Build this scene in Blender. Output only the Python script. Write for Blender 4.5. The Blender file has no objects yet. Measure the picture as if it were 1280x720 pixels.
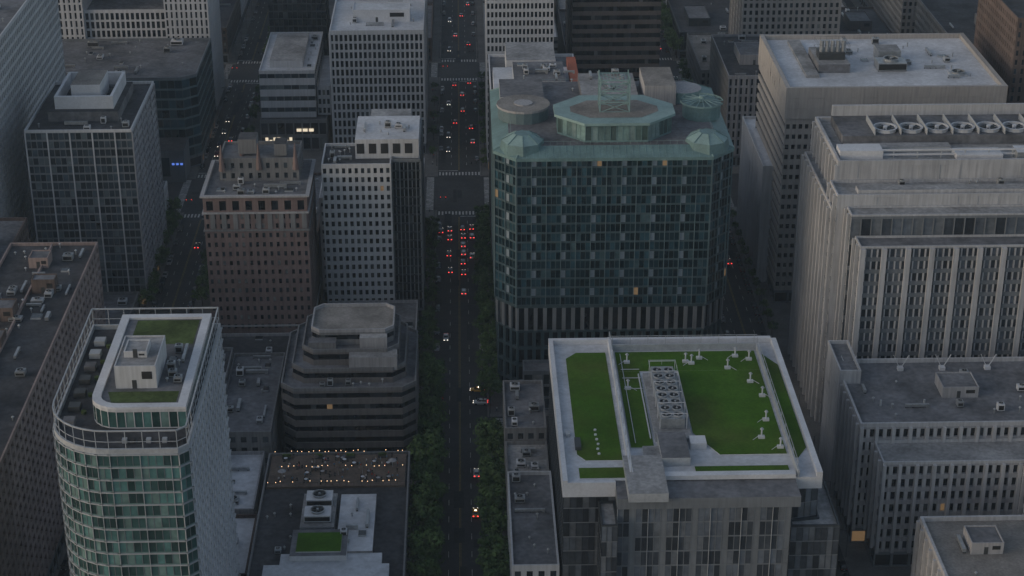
import bpy, math, random
from mathutils import Vector, Matrix
R=random.Random(7)
SC=bpy.context.scene
COL=SC.collection
# ------------------------------------------------------------ materials
def nd(nt,t,**k):
    n=nt.nodes.new(t)
    for a,b in k.items(): setattr(n,a,b)
    return n
def M(name,col,rough=.85,var=.18,scale=.12,metal=0.,streak=0.,fine=1.5,emit=None,es=0.,spec=.3,col2=None,c2s=.09):
    m=bpy.data.materials.new(name);m.use_nodes=True;nt=m.node_tree
    b=nt.nodes["Principled BSDF"];L=nt.links.new
    b.inputs["Roughness"].default_value=rough;b.inputs["Metallic"].default_value=metal
    b.inputs["Specular IOR Level"].default_value=spec
    if emit:
        b.inputs["Emission Color"].default_value=(*emit,1);b.inputs["Emission Strength"].default_value=es
        try: m.cycles.emission_sampling='NONE'
        except Exception: pass
    if var<=0:
        b.inputs["Base Color"].default_value=(*col,1);return m
    g=nd(nt,"ShaderNodeNewGeometry")
    n1=nd(nt,"ShaderNodeTexNoise");n1.inputs["Scale"].default_value=scale;n1.inputs["Detail"].default_value=4;n1.inputs["Roughness"].default_value=.68
    n2=nd(nt,"ShaderNodeTexNoise");n2.inputs["Scale"].default_value=fine;n2.inputs["Detail"].default_value=2
    L(g.outputs["Position"],n1.inputs["Vector"])
    if streak>0:
        mp=nd(nt,"ShaderNodeMapping");mp.inputs["Scale"].default_value=(1,1,.06)
        L(g.outputs["Position"],mp.inputs["Vector"]);L(mp.outputs[0],n2.inputs["Vector"])
    else: L(g.outputs["Position"],n2.inputs["Vector"])
    r1=nd(nt,"ShaderNodeMapRange");r1.inputs[1].default_value=.32;r1.inputs[2].default_value=.68
    r1.inputs[3].default_value=1-var*1.5;r1.inputs[4].default_value=1+var
    L(n1.outputs[0],r1.inputs[0])
    r2=nd(nt,"ShaderNodeMapRange");r2.inputs[1].default_value=.3;r2.inputs[2].default_value=.7
    v2=var*.8+streak
    r2.inputs[3].default_value=1-v2;r2.inputs[4].default_value=1+v2*.6
    L(n2.outputs[0],r2.inputs[0])
    mu=nd(nt,"ShaderNodeMath",operation='MULTIPLY');L(r1.outputs[0],mu.inputs[0]);L(r2.outputs[0],mu.inputs[1])
    vm=nd(nt,"ShaderNodeVectorMath",operation='SCALE');vm.inputs[0].default_value=col
    if col2:
        n3=nd(nt,"ShaderNodeTexNoise");n3.inputs["Scale"].default_value=c2s;n3.inputs["Detail"].default_value=4
        r3=nd(nt,"ShaderNodeMapRange");r3.inputs[1].default_value=.45;r3.inputs[2].default_value=.7
        mx=nd(nt,"ShaderNodeMix",data_type='VECTOR');L(g.outputs["Position"],n3.inputs["Vector"]);L(n3.outputs[0],r3.inputs[0]);L(r3.outputs[0],mx.inputs[0])
        mx.inputs[4].default_value=col;mx.inputs[5].default_value=col2;L(mx.outputs[1],vm.inputs[0])
    L(mu.outputs[0],vm.inputs["Scale"]);L(vm.outputs[0],b.inputs["Base Color"])
    return m
def G(name,col,rough=.1,spec=.6,emit=None,es=0):
    return M(name,col,rough,0.25,.08,0,0,.6,emit,es,spec)
asph=M("asphalt",(.05,.05,.053),.85,.22,.05,fine=.7)
asph2=M("asphalt_patch",(.033,.034,.037),.9,.2,.3)
conc=M("sidewalk_concrete",(.14,.137,.135),.9,.2,.1)
paint=M("road_paint",(.5,.5,.49),.7,.35,.5,fine=3)
ypaint=M("yellow_paint",(.3,.22,.06),.7,.35,.5)
soil=M("city_ground",(.06,.06,.062),.95,.3,.02)
wht=M("white_roof",(.49,.51,.55),.7,.17,.07,fine=.8)
wht2=M("white_panel",(.52,.54,.58),.6,.1,.1)
lgr=M("light_gravel_roof",(.27,.275,.285),.95,.28,.1,fine=.9)
mgr=M("grey_roof",(.14,.145,.16),.95,.3,.09,fine=.7)
dgr=M("dark_roof",(.055,.057,.065),.95,.35,.09,fine=.7)
tan_r=M("tan_roof",(.21,.2,.19),.95,.25,.1)
metal=M("galvanised_metal",(.36,.38,.4),.45,.15,.5,.6)
dmet=M("dark_metal",(.06,.065,.07),.5,.1,.5,.3)
steel=M("painted_steel",(.33,.355,.385),.5,.1,.5)
grass=M("sedum_roof",(.055,.13,.012),1.,.2,.06,fine=1.4,spec=.05,col2=(.07,.105,.02),c2s=.05)
grass2=M("dry_sedum",(.075,.105,.04),1.,.3,.1,fine=1.2,spec=.05)
teal=M("copper_teal",(.12,.205,.215),.6,.15,.2)
teal2=M("pale_teal",(.2,.305,.31),.6,.12,.2)
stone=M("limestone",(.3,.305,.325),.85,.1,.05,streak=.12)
stoneL=M("pale_limestone",(.39,.4,.425),.85,.1,.05,streak=.12)
stoneD=M("dark_stone",(.17,.175,.185),.85,.12,.05,streak=.12)  # darker grey stone for walls, cornices and parapet caps
stoneB=M("brown_grey_granite",(.145,.138,.138),.75,.12,.05,streak=.08)
white_c=M("white_concrete",(.45,.468,.5),.8,.08,.05,streak=.08)
beige=M("beige_stone",(.34,.325,.315),.85,.08,.04,streak=.08)
brick=M("pink_brick",(.175,.13,.126),.9,.14,.1,streak=.08)
brick2=M("brown_brick",(.11,.085,.078),.9,.2,.1,streak=.1)
brick3=M("rose_precast",(.27,.215,.205),.9,.14,.1,streak=.1)
brown=M("brown_granite",(.08,.072,.073),.7,.12,.1,streak=.05)
dkf=M("dark_frame",(.035,.042,.05),.5,.1,.1)
grf=M("grey_frame",(.15,.167,.187),.6,.1,.1,streak=.06)
tealf=M("teal_mullion",(.045,.075,.09),.5,.1,.1)
tealp=M("teal_spandrel",(.1,.15,.17),.5,.1,.1)
tealg=M("green_spandrel",(.1,.17,.165),.4,.1,.1)
tealq=M("pale_blue_panel",(.19,.24,.29),.5,.1,.1)
blk=M("black_louvre",(.02,.02,.022),.8,.1,.1)
orange=M("orange_paint",(.33,.09,.045),.7,.1,.1)
def gset(tag,c,lit=.001,blind=.1,bc=(.2,.21,.21),wide=1.7):
    r=[(G(tag+"_a",tuple(x*.55 for x in c)),4),(G(tag+"_b",c),4),(G(tag+"_c",tuple(x*wide+.005 for x in c),.16),3),
       (G(tag+"_blind",bc,.25,.5),blind*12),
       (G(tag+"_lit",(.12,.1,.07),.2,.4,(1,.62,.3),.12),lit*12),]
    return ([a for a,b in r],[b for a,b in r])
gNeu=gset("glass_neutral",(.025,.032,.04))
gTeal=gset("glass_teal",(.01,.03,.042),lit=.006,blind=.05,bc=(.055,.1,.12),wide=2.2)
gGreen=gset("glass_green",(.04,.095,.095),lit=.001,blind=.16,bc=(.13,.215,.21),wide=2.)
gBlue=gset("glass_blue",(.035,.05,.065),lit=.001,blind=.12,bc=(.12,.15,.17))
gDark=gset("glass_dark",(.014,.017,.022),lit=.0015,blind=.05,bc=(.08,.09,.1))
gGry=gset("glass_grey",(.055,.065,.08),lit=.001,blind=.18,bc=(.13,.145,.165),wide=2.)
gShop=gset("glass_shop",(.03,.03,.035),lit=.12,blind=.05)
# ------------------------------------------------------------ builder
class B:
    def __init__(s,name,root=True):
        s.name=name;s.parts={};s.part('walls')
    def part(s,n):
        if n not in s.parts: s.parts[n]=([],[],[],[])
        s.V,s.F,s.MI,s.ML=s.parts[n];return s
    def mi(s,m):
        for i,x in enumerate(s.ML):
            if x is m: return i
        s.ML.append(m);return len(s.ML)-1
    def face(s,pts,m):
        n=len(s.V);s.V.extend(pts);s.F.append(tuple(range(n,n+len(pts))));s.MI.append(s.mi(m))
    def box(s,x0,x1,y0,y1,z0,z1,m,top=None,bot=False):
        top=top or m
        s.face([(x0,y0,z0),(x1,y0,z0),(x1,y0,z1),(x0,y0,z1)],m)
        s.face([(x1,y0,z0),(x1,y1,z0),(x1,y1,z1),(x1,y0,z1)],m)
        s.face([(x1,y1,z0),(x0,y1,z0),(x0,y1,z1),(x1,y1,z1)],m)
        s.face([(x0,y1,z0),(x0,y0,z0),(x0,y0,z1),(x0,y1,z1)],m)
        s.face([(x0,y0,z1),(x1,y0,z1),(x1,y1,z1),(x0,y1,z1)],top)
        if bot: s.face([(x0,y1,z0),(x1,y1,z0),(x1,y0,z0),(x0,y0,z0)],m)
    def cyl(s,cx,cy,z0,z1,r,m,n=12,top=None,r1=None,cap=True):
        r1=r if r1 is None else r1
        a=[(cx+r*math.cos(2*math.pi*i/n),cy+r*math.sin(2*math.pi*i/n),z0) for i in range(n)]
        b=[(cx+r1*math.cos(2*math.pi*i/n),cy+r1*math.sin(2*math.pi*i/n),z1) for i in range(n)]
        for i in range(n):
            j=(i+1)%n;s.face([a[i],a[j],b[j],b[i]],m)
        if cap: s.face(b,top or m)
    def beam(s,p,q,w,m,n=4):
        p=Vector(p);q=Vector(q);d=(q-p)
        if d.length<1e-4:return
        d.normalize();u=d.cross(Vector((0,0,1)))
        if u.length<.01:u=Vector((1,0,0))
        u.normalize();v=d.cross(u)
        ring=lambda c:[tuple(c+(u*math.cos(t)+v*math.sin(t))*w*.7) for t in [math.pi/n+2*math.pi*i/n for i in range(n)]]
        a=ring(p);b=ring(q)
        for i in range(n):
            j=(i+1)%n;s.face([a[i],a[j],b[j],b[i]],m)
        s.face(a,m);s.face(b,m)
    def wall(s,p0,p1,z0,z1,sp,coarse=1):
        dx=p1[0]-p0[0];dy=p1[1]-p0[1];L=math.hypot(dx,dy);ux=dx/L;uy=dy/L;ox,oy=uy,-ux
        fr=sp['f'];spn=sp.get('s',fr);gl,gw=sp['g']
        P=lambda a,z,o=0.:(p0[0]+ux*a+ox*o,p0[1]+uy*a+oy*o,z)
        if L<.5:
            s.face([P(0,z0),P(L,z0),P(L,z1),P(0,z1)],fr);return
        nc=max(1,round(L/(sp['cw']*coarse)));nf=max(1,round((z1-z0)/sp['fh']));w=L/nc;h=(z1-z0)/nf
        mx,m0,m1,d=sp['mx'],sp['m0'],sp['m1'],sp['d'];alt=sp.get('alt')
        ch=R.choices
        for j in range(nf):
            zb=z0+j*h;za=zb+h*m0;zc=zb+h*(1-m1);zt=zb+h
            if m0>0:s.face([P(0,zb),P(L,zb),P(L,za),P(0,za)],spn)
            if m1>0:s.face([P(0,zc),P(L,zc),P(L,zt),P(0,zt)],spn)
            if mx==0:
                s.face([P(0,za),P(L,za),P(L,za,-d),P(0,za,-d)],spn)
                s.face([P(0,zc,-d),P(L,zc,-d),P(L,zc),P(0,zc)],spn)
            last=0.
            for i in range(nc):
                a0=i*w+w*mx;a1=(i+1)*w-w*mx
                if mx>0:
                    s.face([P(last,za),P(a0,za),P(a0,zc),P(last,zc)],fr)
                last=a1
                if alt and i%alt[0]==alt[0]//2 and (len(alt)<3 or j%alt[2]!=0):
                    g=alt[1];e1=e2=0
                else:
                    g=ch(gl,gw)[0];e1=R.uniform(-.014,.014)*w;e2=R.uniform(-.014,.014)*w
                s.face([P(a0,za,-d+e1),P(a1,za,-d-e1),P(a1,zc,-d-e1+e2),P(a0,zc,-d+e1+e2)],g)
                if d>0 and mx>0:
                    s.face([P(a0,za),P(a1,za),P(a1,za,-d),P(a0,za,-d)],spn)
                    s.face([P(a0,zc,-d),P(a1,zc,-d),P(a1,zc),P(a0,zc)],fr)
                    s.face([P(a0,za),P(a0,za,-d),P(a0,zc,-d),P(a0,zc)],fr)
                    s.face([P(a1,za,-d),P(a1,za),P(a1,zc),P(a1,zc,-d)],fr)
            if mx>0: s.face([P(last,za),P(L,za),P(L,zc),P(last,zc)],fr)
        fin=sp.get('fin')
        if fin:
            k,fw,fd,fm=fin;i=0
            while i<=nc:
                a=min(max(i*w,fw/2),L-fw/2);A,Bq=a-fw/2,a+fw/2
                s.face([P(A,z0,fd),P(Bq,z0,fd),P(Bq,z1,fd),P(A,z1,fd)],fm)
                s.face([P(A,z0,0),P(A,z0,fd),P(A,z1,fd),P(A,z1,0)],fm)
                s.face([P(Bq,z0,fd),P(Bq,z0,0),P(Bq,z1,0),P(Bq,z1,fd)],fm)
                s.face([P(A,z1,0),P(A,z1,fd),P(Bq,z1,fd),P(Bq,z1,0)],fm)
                i+=k
        led=sp.get('led')
        if led:
            k,fd,lh,fm=led
            for j in range(0,nf+1,k):
                z=z0+j*h-.01;za=z-lh
                s.face([P(-fd,za,fd),P(L+fd,za,fd),P(L+fd,z,fd),P(-fd,z,fd)],fm)
                s.face([P(-fd,z,fd),P(L+fd,z,fd),P(L+fd,z,0),P(-fd,z,0)],fm)
    def prism(s,poly,z0,z1,sp,roof,par=1.0,shop=True,specs=None,cap=None,ph=.45):
        n=len(poly)
        s.part('walls')
        for i in range(n):
            a=poly[i];b=poly[(i+1)%n]
            c=2 if (a[0]-b[0])>abs(a[1]-b[1]) else 1
            S=sp
            if specs: S=specs.get(i,sp)
            zz=z0
            if shop and z0<1 and z1>12:
                s.wall(a,b,z0,5,SHOP,c);zz=5
            s.wall(a,b,zz,z1-par,S,c)
            if par>0:
                f=cap or S['f'];s.face([(a[0],a[1],z1-par),(b[0],b[1],z1-par),(b[0],b[1],z1),(a[0],a[1],z1)],f)
        s.part('roof')
        f=cap or sp['f']
        if par>0:
            q=inset(poly,ph)
            for i in range(n):
                j=(i+1)%n
                s.face([(*poly[i],z1),(*poly[j],z1),(*q[j],z1),(*q[i],z1)],f)
                s.face([(*q[i],z1),(*q[j],z1),(*q[j],z1-par),(*q[i],z1-par)],f)
            s.face([(*p,z1-par) for p in q],roof)
        else: s.face([(*p,z1) for p in poly],roof)
        s.part('walls')
    def finish(s):
        root=bpy.data.objects.new(s.name,None);COL.objects.link(root);root.empty_display_size=.1
        for pn,(V,F,MI,ML) in s.parts.items():
            if not F: continue
            me=bpy.data.meshes.new(pn);me.from_pydata(V,[],F)
            for m in ML: me.materials.append(m)
            me.polygons.foreach_set("material_index",MI);me.update()
            o=bpy.data.objects.new(pn,me);COL.objects.link(o);o.parent=root
        return root
    def mesh(s,mn=None):
        V,F,MI,ML=s.parts['walls'];me=bpy.data.meshes.new(mn or s.name);me.from_pydata(V,[],F)
        for m in ML: me.materials.append(m)
        me.polygons.foreach_set("material_index",MI);me.update();return me
def inset(poly,d):
    n=len(poly);out=[]
    for i in range(n):
        p=poly[i-1];q=poly[i];r=poly[(i+1)%n]
        def ln(a,b):
            dx=b[0]-a[0];dy=b[1]-a[1];l=math.hypot(dx,dy);nx,ny=-dy/l,dx/l
            return (a[0]+nx*d,a[1]+ny*d,dx/l,dy/l)
        x1,y1,u1,v1=ln(p,q);x2,y2,u2,v2=ln(q,r);den=u1*v2-v1*u2
        if abs(den)<1e-5: out.append((x2,y2));continue
        t=((x2-x1)*v2-(y2-y1)*u2)/den;out.append((x1+u1*t,y1+v1*t))
    return out
def rect(x0,x1,y0,y1):return [(x0,y0),(x1,y0),(x1,y1),(x0,y1)]
def octa(x0,x1,y0,y1,c):return [(x0+c,y0),(x1-c,y0),(x1,y0+c),(x1,y1-c),(x1-c,y1),(x0+c,y1),(x0,y1-c),(x0,y0+c)]
def S(cw,fh,mx,m0,m1,d,f,g,s=None,**k):
    r=dict(cw=cw,fh=fh,mx=mx,m0=m0,m1=m1,d=d,f=f,g=g,s=s or f);r.update(k);return r
SHOP=S(5,5,.08,.08,.2,.5,grf,gShop)
# ---- roof equipment
def hvac(b,x,y,z,w,d,h,m=None):
    m=m or R.choice([metal,steel,wht2,metal]);b.part('rooftop_equipment')
    b.box(x,x+w,y,y+d,z+.35,z+h,m)
    for px in (x+.1,x+w-.3):
        for py in (y+.1,y+d-.3): b.box(px,px+.2,py,py+.2,z,z+.35,dmet)
    b.box(x+.2,x+w-.2,y-.03,y,z+.6,z+h-.35,blk)
    r=min(w,d)*.36;n=max(1,int(max(w,d)/(2.4*r)))
    for i in range(n):
        if w>=d: cx=x+(i+.5)*w/n;cy=y+d/2
        else: cx=x+w/2;cy=y+(i+.5)*d/n
        fan(b,cx,cy,z+h,r)
def fan(b,cx,cy,z,r,m=None):
    m=m or metal
    b.cyl(cx,cy,z,z+r*.35,r,m,14,cap=False)
    b.cyl(cx,cy,z,z+.08,r*.97,blk,14)
    b.cyl(cx,cy,z+r*.35,z+r*.36,r*1.12,m,14,cap=False,r1=r*.97)
    for k in range(5):
        a=k*1.2566+.3;b.face([(cx,cy,z+r*.2),(cx+r*.9*math.cos(a),cy+r*.9*math.sin(a),z+r*.2),(cx+r*.9*math.cos(a+.5),cy+r*.9*math.sin(a+.5),z+r*.28)],dmet)
    b.cyl(cx,cy,z,z+r*.4,r*.2,m,6)
def vent(b,x,y,z):
    b.part('rooftop_equipment');h=R.uniform(.6,1.6);b.cyl(x,y,z,z+h,.18,metal,6);b.cyl(x,y,z+h,z+h+.3,.42,metal,8,r1=.15)
def duct(b,x,y,z,l,ax):
    b.part('rooftop_equipment');w=R.uniform(.5,1.)
    if ax: b.box(x,x+l,y,y+w,z+.4,z+.4+w,metal);b.box(x+l-w,x+l,y,y+w,z,z+.4,metal)
    else: b.box(x,x+w,y,y+l,z+.4,z+.4+w,metal);b.box(x,x+w,y+l-w,y+l,z,z+.4,metal)
    for k in range(int(l/2)):
        if ax: b.box(x+k*2,x+k*2+.15,y+.05,y+w-.05,z,z+.4,dmet)
        else: b.box(x+.05,x+w-.05,y+k*2,y+k*2+.15,z,z+.4,dmet)
def bulkhead(b,x,y,z,w,d,h,m,roof=None):
    b.part('rooftop_equipment');b.box(x,x+w,y,y+d,z,z+h,m)
    b.box(x+.25,x+w-.25,y+.25,y+d-.25,z+h,z+h+.01,roof or mgr)
    for (q0,q1,r0,r1) in ((x,x+w,y,y+.25),(x,x+w,y+d-.25,y+d),(x,x+.25,y+.25,y+d-.25),(x+w-.25,x+w,y+.25,y+d-.25)):
        b.box(q0,q1,r0,r1,z+h+.002,z+h+.35,m)
    b.box(x+w*.4,x+w*.4+1,y-.04,y,z+.02,z+2.1,dmet)
    if w>4: b.box(x+w*.65,x+w*.9,y-.05,y,z+h*.45,z+h*.8,blk)
def clutter(b,x0,x1,y0,y1,z,n,big=3.,avoid=()):
    used=list(avoid)
    for _ in range(n*6):
        if n<=0:break
        t=R.random()
        if t<.3:w=R.uniform(1.6,big);d=R.uniform(1.6,big);k='h'
        elif t<.45:w=R.uniform(3,8);d=1.2;k='dx'
        elif t<.57:w=1.2;d=R.uniform(3,8);k='dy'
        elif t<.92:w=d=.8;k='v'
        else:w=R.uniform(1.5,3);d=R.uniform(1.5,3);k='s'
        if x1-x0<w+1 or y1-y0<d+1: continue
        x=R.uniform(x0+.4,x1-w-.4);y=R.uniform(y0+.4,y1-d-.4)
        if any(x<u[1] and x+w>u[0] and y<u[3] and y+d>u[2] for u in used): continue
        used.append((x-.3,x+w+.3,y-.3,y+d+.3));n-=1
        if k=='h':hvac(b,x,y,z,w,d,R.uniform(1.2,2.4))
        elif k=='dx':duct(b,x,y,z,w,True)
        elif k=='dy':duct(b,x,y,z,d,False)
        elif k=='v':vent(b,x+.4,y+.4,z)
        else:
            b.part('rooftop_equipment');b.box(x,x+w,y,y+d,z,z+.5,steel,top=gNeu[0][1])
def railing(b,pts,z,h=1.1,m=None,step=2.,w=.06,closed=False):
    m=m or steel
    pts=list(pts)+([pts[0]] if closed else [])
    for p,q in zip(pts,pts[1:]):
        L=math.hypot(q[0]-p[0],q[1]-p[1]);n=max(1,int(L/step))
        b.beam((*p,z+h),(*q,z+h),w,m)
        for i in range(n+1):
            t=i/n;x=p[0]+(q[0]-p[0])*t;y=p[1]+(q[1]-p[1])*t;b.beam((x,y,z),(x,y,z+h),w,m)
# ------------------------------------------------------------ ground & roads
def sheet(name,rects,z,m):
    b=B(name)
    for (x0,x1,y0,y1) in rects: b.face([(x0,y0,z),(x1,y0,z),(x1,y1,z),(x0,y1,z)],m)
    o=bpy.data.objects.new(name,b.mesh());COL.objects.link(o);return o
sheet("ground",[(-6000,6000,-4000,9000)],0,soil)
NS=[(-301,7.5),(-201,7.5),(-101,7.5),(0,8.7),(97.5,7.5),(205,7.5),(305,7.5)]
EW=[(160,9),(318,9),(692,18),(850,11),(1000,9),(1130,9)]
sheet("road",[(x-h,x+h,-100,1400) for x,h in NS],.004,asph)
ew=[]
xs=sorted(NS)
for y,h in EW:
    prev=-500
    for x,hh in xs: ew.append((prev,x-hh,y-h,y+h));prev=x+hh
    ew.append((prev,500,y-h,y+h))
ew.append((8.7,90,487,505))
sheet("cross_street",ew,.004,asph)
pv=B("pavement")
yb=[-100]+[v for y,h in EW for v in (y-h,y+h)]+[1400]
xb=[-500]+[v for x,h in xs for v in (x-h,x+h)]+[500]
for i in range(0,len(xb),2):
    for j in range(0,len(yb),2):
        x0,x1,y0,y1=xb[i],xb[i+1],yb[j],yb[j+1]
        if x0==8.7 and y0<400<y1:
            pv.box(x0,x1,y0,487,0,.13,conc);pv.box(x0,x1,505,y1,0,.13,conc)
        else: pv.box(x0,x1,y0,y1,0,.13,conc)
o=bpy.data.objects.new("pavement",pv.mesh());COL.objects.link(o)
mk=[];ymk=[]
def inEW(y,pad=3):
    return any(abs(y-c)<h+pad for c,h in EW)
for x,h in NS:
    y=-60
    while y<1300:
        if not inEW(y,8):
            for ox in (-3.2,3.2) if h>8 else (-3.4,3.4): mk.append((x+ox-.07,x+ox+.07,y,y+3))
        y+=9
    segs=[]
    last=-100
    for c,hh in EW: segs.append((last,c-hh-7));last=c+hh+7
    for a,b_ in segs:
        ymk+= [(x-.25,x-.13,a,b_),(x+.13,x+.25,a,b_)]
    for c,hh in EW:
        for s in (-1,1):
            yc=c+s*(hh+3.2)
            k=x-h+.5
            while k<x+h-.6: mk.append((k,k+.65,yc-1.7,yc+1.7));k+=1.35
            ys=c+s*(hh+6.6);mk.append((x+.4,x+h-.3,ys-.22,ys+.22) if s<0 else (x-h+.3,x-.4,ys-.22,ys+.22))
for c,hh in EW:
    for x,h in NS:
        for s in (-1,1):
            xc=x+s*(h+3)
            k=c-hh+.6
            while k<c+hh-.6: mk.append((xc-1.5,xc+1.5,k,k+.6));k+=1.3
for k in range(13): mk.append((8.7+2,8.7+5,487.6+k*1.3,488.2+k*1.3))
sheet("road_markings",mk,.0085,paint)
sheet("centre_lines",ymk,.0125,ypaint)
pt=[]
for _ in range(90):
    x,h=R.choice(NS[2:5]);w=R.uniform(1,3);l=R.uniform(2,14);px=R.uniform(x-h,x+h-w);y=R.uniform(380,1000);pt.append((px,px+w,y,y+l))
b=B("asphalt_repair")
for i,(x0,x1,y0,y1) in enumerate(pt): b.face([(x0,y0,.0165+i*.00002),(x1,y0,.0165+i*.00002),(x1,y1,.0165+i*.00002),(x0,y1,.0165+i*.00002)],asph2)
COL.objects.link(bpy.data.objects.new("asphalt_repair",b.mesh()))
Z0=.13
# ------------------------------------------------------------ buildings
# A rounded glass apartment tower
b=B("rounded_glass_apartment_tower")
arc=[(-87+14-14*math.cos(t),338+14-14*math.sin(t)) for t in [i*math.pi/2/8 for i in range(9)]]
poly=arc+[(-58.5,338),(-56.5,340),(-56.5,398),(-87,398)]
sg=S(1.55,3.1,.035,.07,.03,.08,grf,gGreen,s=tealg,led=(1,.35,.25,steel),fin=(4,.15,.2,steel))
sr=S(3.4,3.1,.17,.04,.2,1.3,white_c,gGreen,led=(1,.35,.3,white_c))
n=len(poly)
b.prism(poly,Z0,86,sg,dgr,par=1.2,specs={n-3:sr},cap=steel)
b.part('roof_frame')
rim=inset(poly,.3)
for i in range(n):
    p=rim[i];q=rim[(i+1)%n]
    b.beam((*p,90.2),(*q,90.2),.3,steel);b.beam((*p,87.6),(*q,87.6),.12,steel)
    L=math.hypot(q[0]-p[0],q[1]-p[1]);k=max(1,int(L/3.4))
    for j in range(k): 
        t=j/k;x=p[0]+(q[0]-p[0])*t;y=p[1]+(q[1]-p[1])*t;b.beam((x,y,85),(x,y,90.2),.16,steel)
b.part('penthouse')
arc2=[(-79+6-6*math.cos(t),349+6-6*math.sin(t)) for t in [i*math.pi/2/5 for i in range(6)]]
p2=arc2+[(-58,349),(-58,395),(-79,395)]
pg=S(1.8,5,.05,.05,.15,.1,white_c,gGreen)
b.prism(p2,84.8,90,pg,mgr,par=.5,shop=False,cap=wht2,ph=1.9)
b.part('roof')
b.face([(-76,356,89.54),(-63,353,89.54),(-60.2,366,89.54),(-64,392,89.54),(-76,392,89.54)],mgr)
b.face([(-75,380,89.56),(-60.5,380,89.56),(-60.5,392.5,89.56),(-75,392.5,89.56)],grass2)
b.face([(-74.5,352,89.56),(-60.5,352,89.56),(-60.5,357,89.56),(-76,357,89.56)],grass2)
bulkhead(b,-74.5,358.5,89.5,9,15,5.2,white_c,lgr)
b.part('rooftop_equipment')
bulkhead(b,-73,363,94.8,5,6,1.2,white_c,lgr)
clutter(b,-65.2,-60,358,379,89.5,9,2.2)
for k in range(7):
    y=350+k*6.4;b.box(-85,-82.5,y,y+2.5,84.9,86.2,R.choice([steel,mgr,dmet]))
for k in range(8): b.box(-71+k*1.7,-70+k*1.7,342.5,343.6,84.8,85.7,R.choice([steel,dgr,wht2]))
for k in range(5): b.cyl(-81.5,356+k*8,84.8,85.5,.6,grass2,8)
b.finish()
# b2 rose slab left
b=B("rose_precast_slab_block")
sb=S(4.2,2.95,.2,.3,.14,.8,brick3,gNeu,s=brick3)
b.prism(rect(-136,-109.5,340,517),Z0,56,sb,dgr,cap=brick3)
clutter(b,-135,-110.5,402,516,55,50,4)
for k in range(7):
    y=392+k*18;bulkhead(b,-128+R.uniform(-5,8),y,55,R.uniform(4,8),R.uniform(4,7),R.uniform(2.5,5),R.choice([brick2,brick3,brick3,steel]))
b.part('roof');b.box(-123.4,-122.9,342,516,55.01,56,brick3);
b.finish()
# B left glass tower
b=B("glass_condominium_tower")
s1=S(1.9,3.05,.06,.16,.05,.2,grf,gBlue,s=grf,fin=(4,.45,.4,white_c))
s2=S(2.6,3.05,.14,.25,.06,.5,stone,gBlue,fin=(4,.5,.3,stone),led=(1,.3,.25,stone))
b.prism(rect(-146,-110,589,640),Z0,66,s1,dgr,specs={1:s2},cap=white_c)
b.part('crown');
b.box(-140,-116,600,632,65,68.5,mgr,dgr)
for (q) in ((-138,-118,603,604),(-138,-118,629,630),(-138,-137,604,629),(-119,-118,604,629)): b.box(*q,68.5,73,wht2)
b.box(-133,-123,608,624,68.5,75.5,wht2,tan_r)
clutter(b,-136.5,-119,605,629,68.5,8,2.5,avoid=[(-133,-123,608,624)])
clutter(b,-145,-111,590,600,65,8,2.5)
b.finish()
# far-left gridded tower
b=B("precast_grid_tower")
b.prism(rect(-200,-156,575,705),Z0,92,S(2.6,3.4,.17,.2,.12,.8,white_c,gDark),mgr)
clutter(b,-199,-157,577,704,91,16,5)
b.finish()
# mall / C4
b=B("dark_glass_shopping_mall")
s1=S(3,4.5,.04,.1,.1,.12,tealf,gTeal,s=tealp)
b.prism([(-198,722),(-113,722),(-107.5,727),(-107.5,776),(-198,776)],Z0,40,s1,mgr,cap=grf)
clutter(b,-196,-110,724,775,39,34,5)
b.part('walls');b.box(-150,-112,706,721.9,Z0,14,grf,dgr);b.box(-146,-118,705.7,705.98,3,11,gTeal[0][1])
bs=M("blue_sign",(.02,.05,.3),.5,0,emit=(.15,.3,1),es=.7)
for k in range(3): b.box(-117+k*1.7,-116+k*1.7,705.4,705.65,8,8.8,bs)
b.finish()
b=B("white_marble_tower")
sw=S(2.2,3.6,.3,.1,.12,.5,white_c,gDark)
b.prism(rect(-184,-162,777,800),Z0,96,sw,wht)
b.prism(rect(-127,-108,777,815),Z0,96,sw,wht)
b.prism(rect(-162,-127,779,800),Z0,52,S(2.2,4,.18,.1,.12,.4,white_c,gDark),mgr,shop=False)
b.prism(rect(-162,-127,801,830),Z0,90,S(1.5,4,.05,.1,.1,.1,dkf,gDark),mgr,shop=False)
b.finish()
# C white office
b=B("white_precast_office_tower")
b.prism(rect(-53,-14,736,785),Z0,55,S(1.95,3.7,.2,.08,.16,.7,white_c,gDark,fin=(1,.45,.3,white_c)),wht,par=1.3)
clutter(b,-50,-17,742,783,53.7,22,5);bulkhead(b,-44,752,53.7,24,12,5,wht2,wht)
b.finish()
# E low white
b=B("low_white_retail_building")
b.prism(rect(-84,-60.5,745,800),14,35,S(3.3,5.2,.05,.5,.1,.25,grf,gBlue,s=white_c),wht,cap=white_c)
b.prism(rect(-84.5,-56,742,801),Z0,13.99,S(3.4,6.8,.08,.08,.14,.5,stoneD,gShop),mgr,shop=False,par=.6)
b.part('roof');b.box(-80,-66,752,792,33.9,37,white_c,lgr)
clutter(b,-65.5,-61,750,795,34,8,3)
b.part('walls')
lit=M("lit_storefront",(.3,.3,.28),.4,0,emit=(1,.85,.62),es=.8)
for k in range(7): b.box(-82.5+k*1.7,-81.3+k*1.7,741.6,741.95,R.choice((3.2,3.6)),R.choice((5,6.1)),lit)
for k in range(3): b.box(-69+k*2.6,-67+k*2.6,741.6,741.95,8.8,10,lit)
b.prism(rect(-60,-54.5,748,790),14,27,S(2,4,.2,.2,.2,.3,white_c,gNeu),wht,shop=False)
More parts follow.
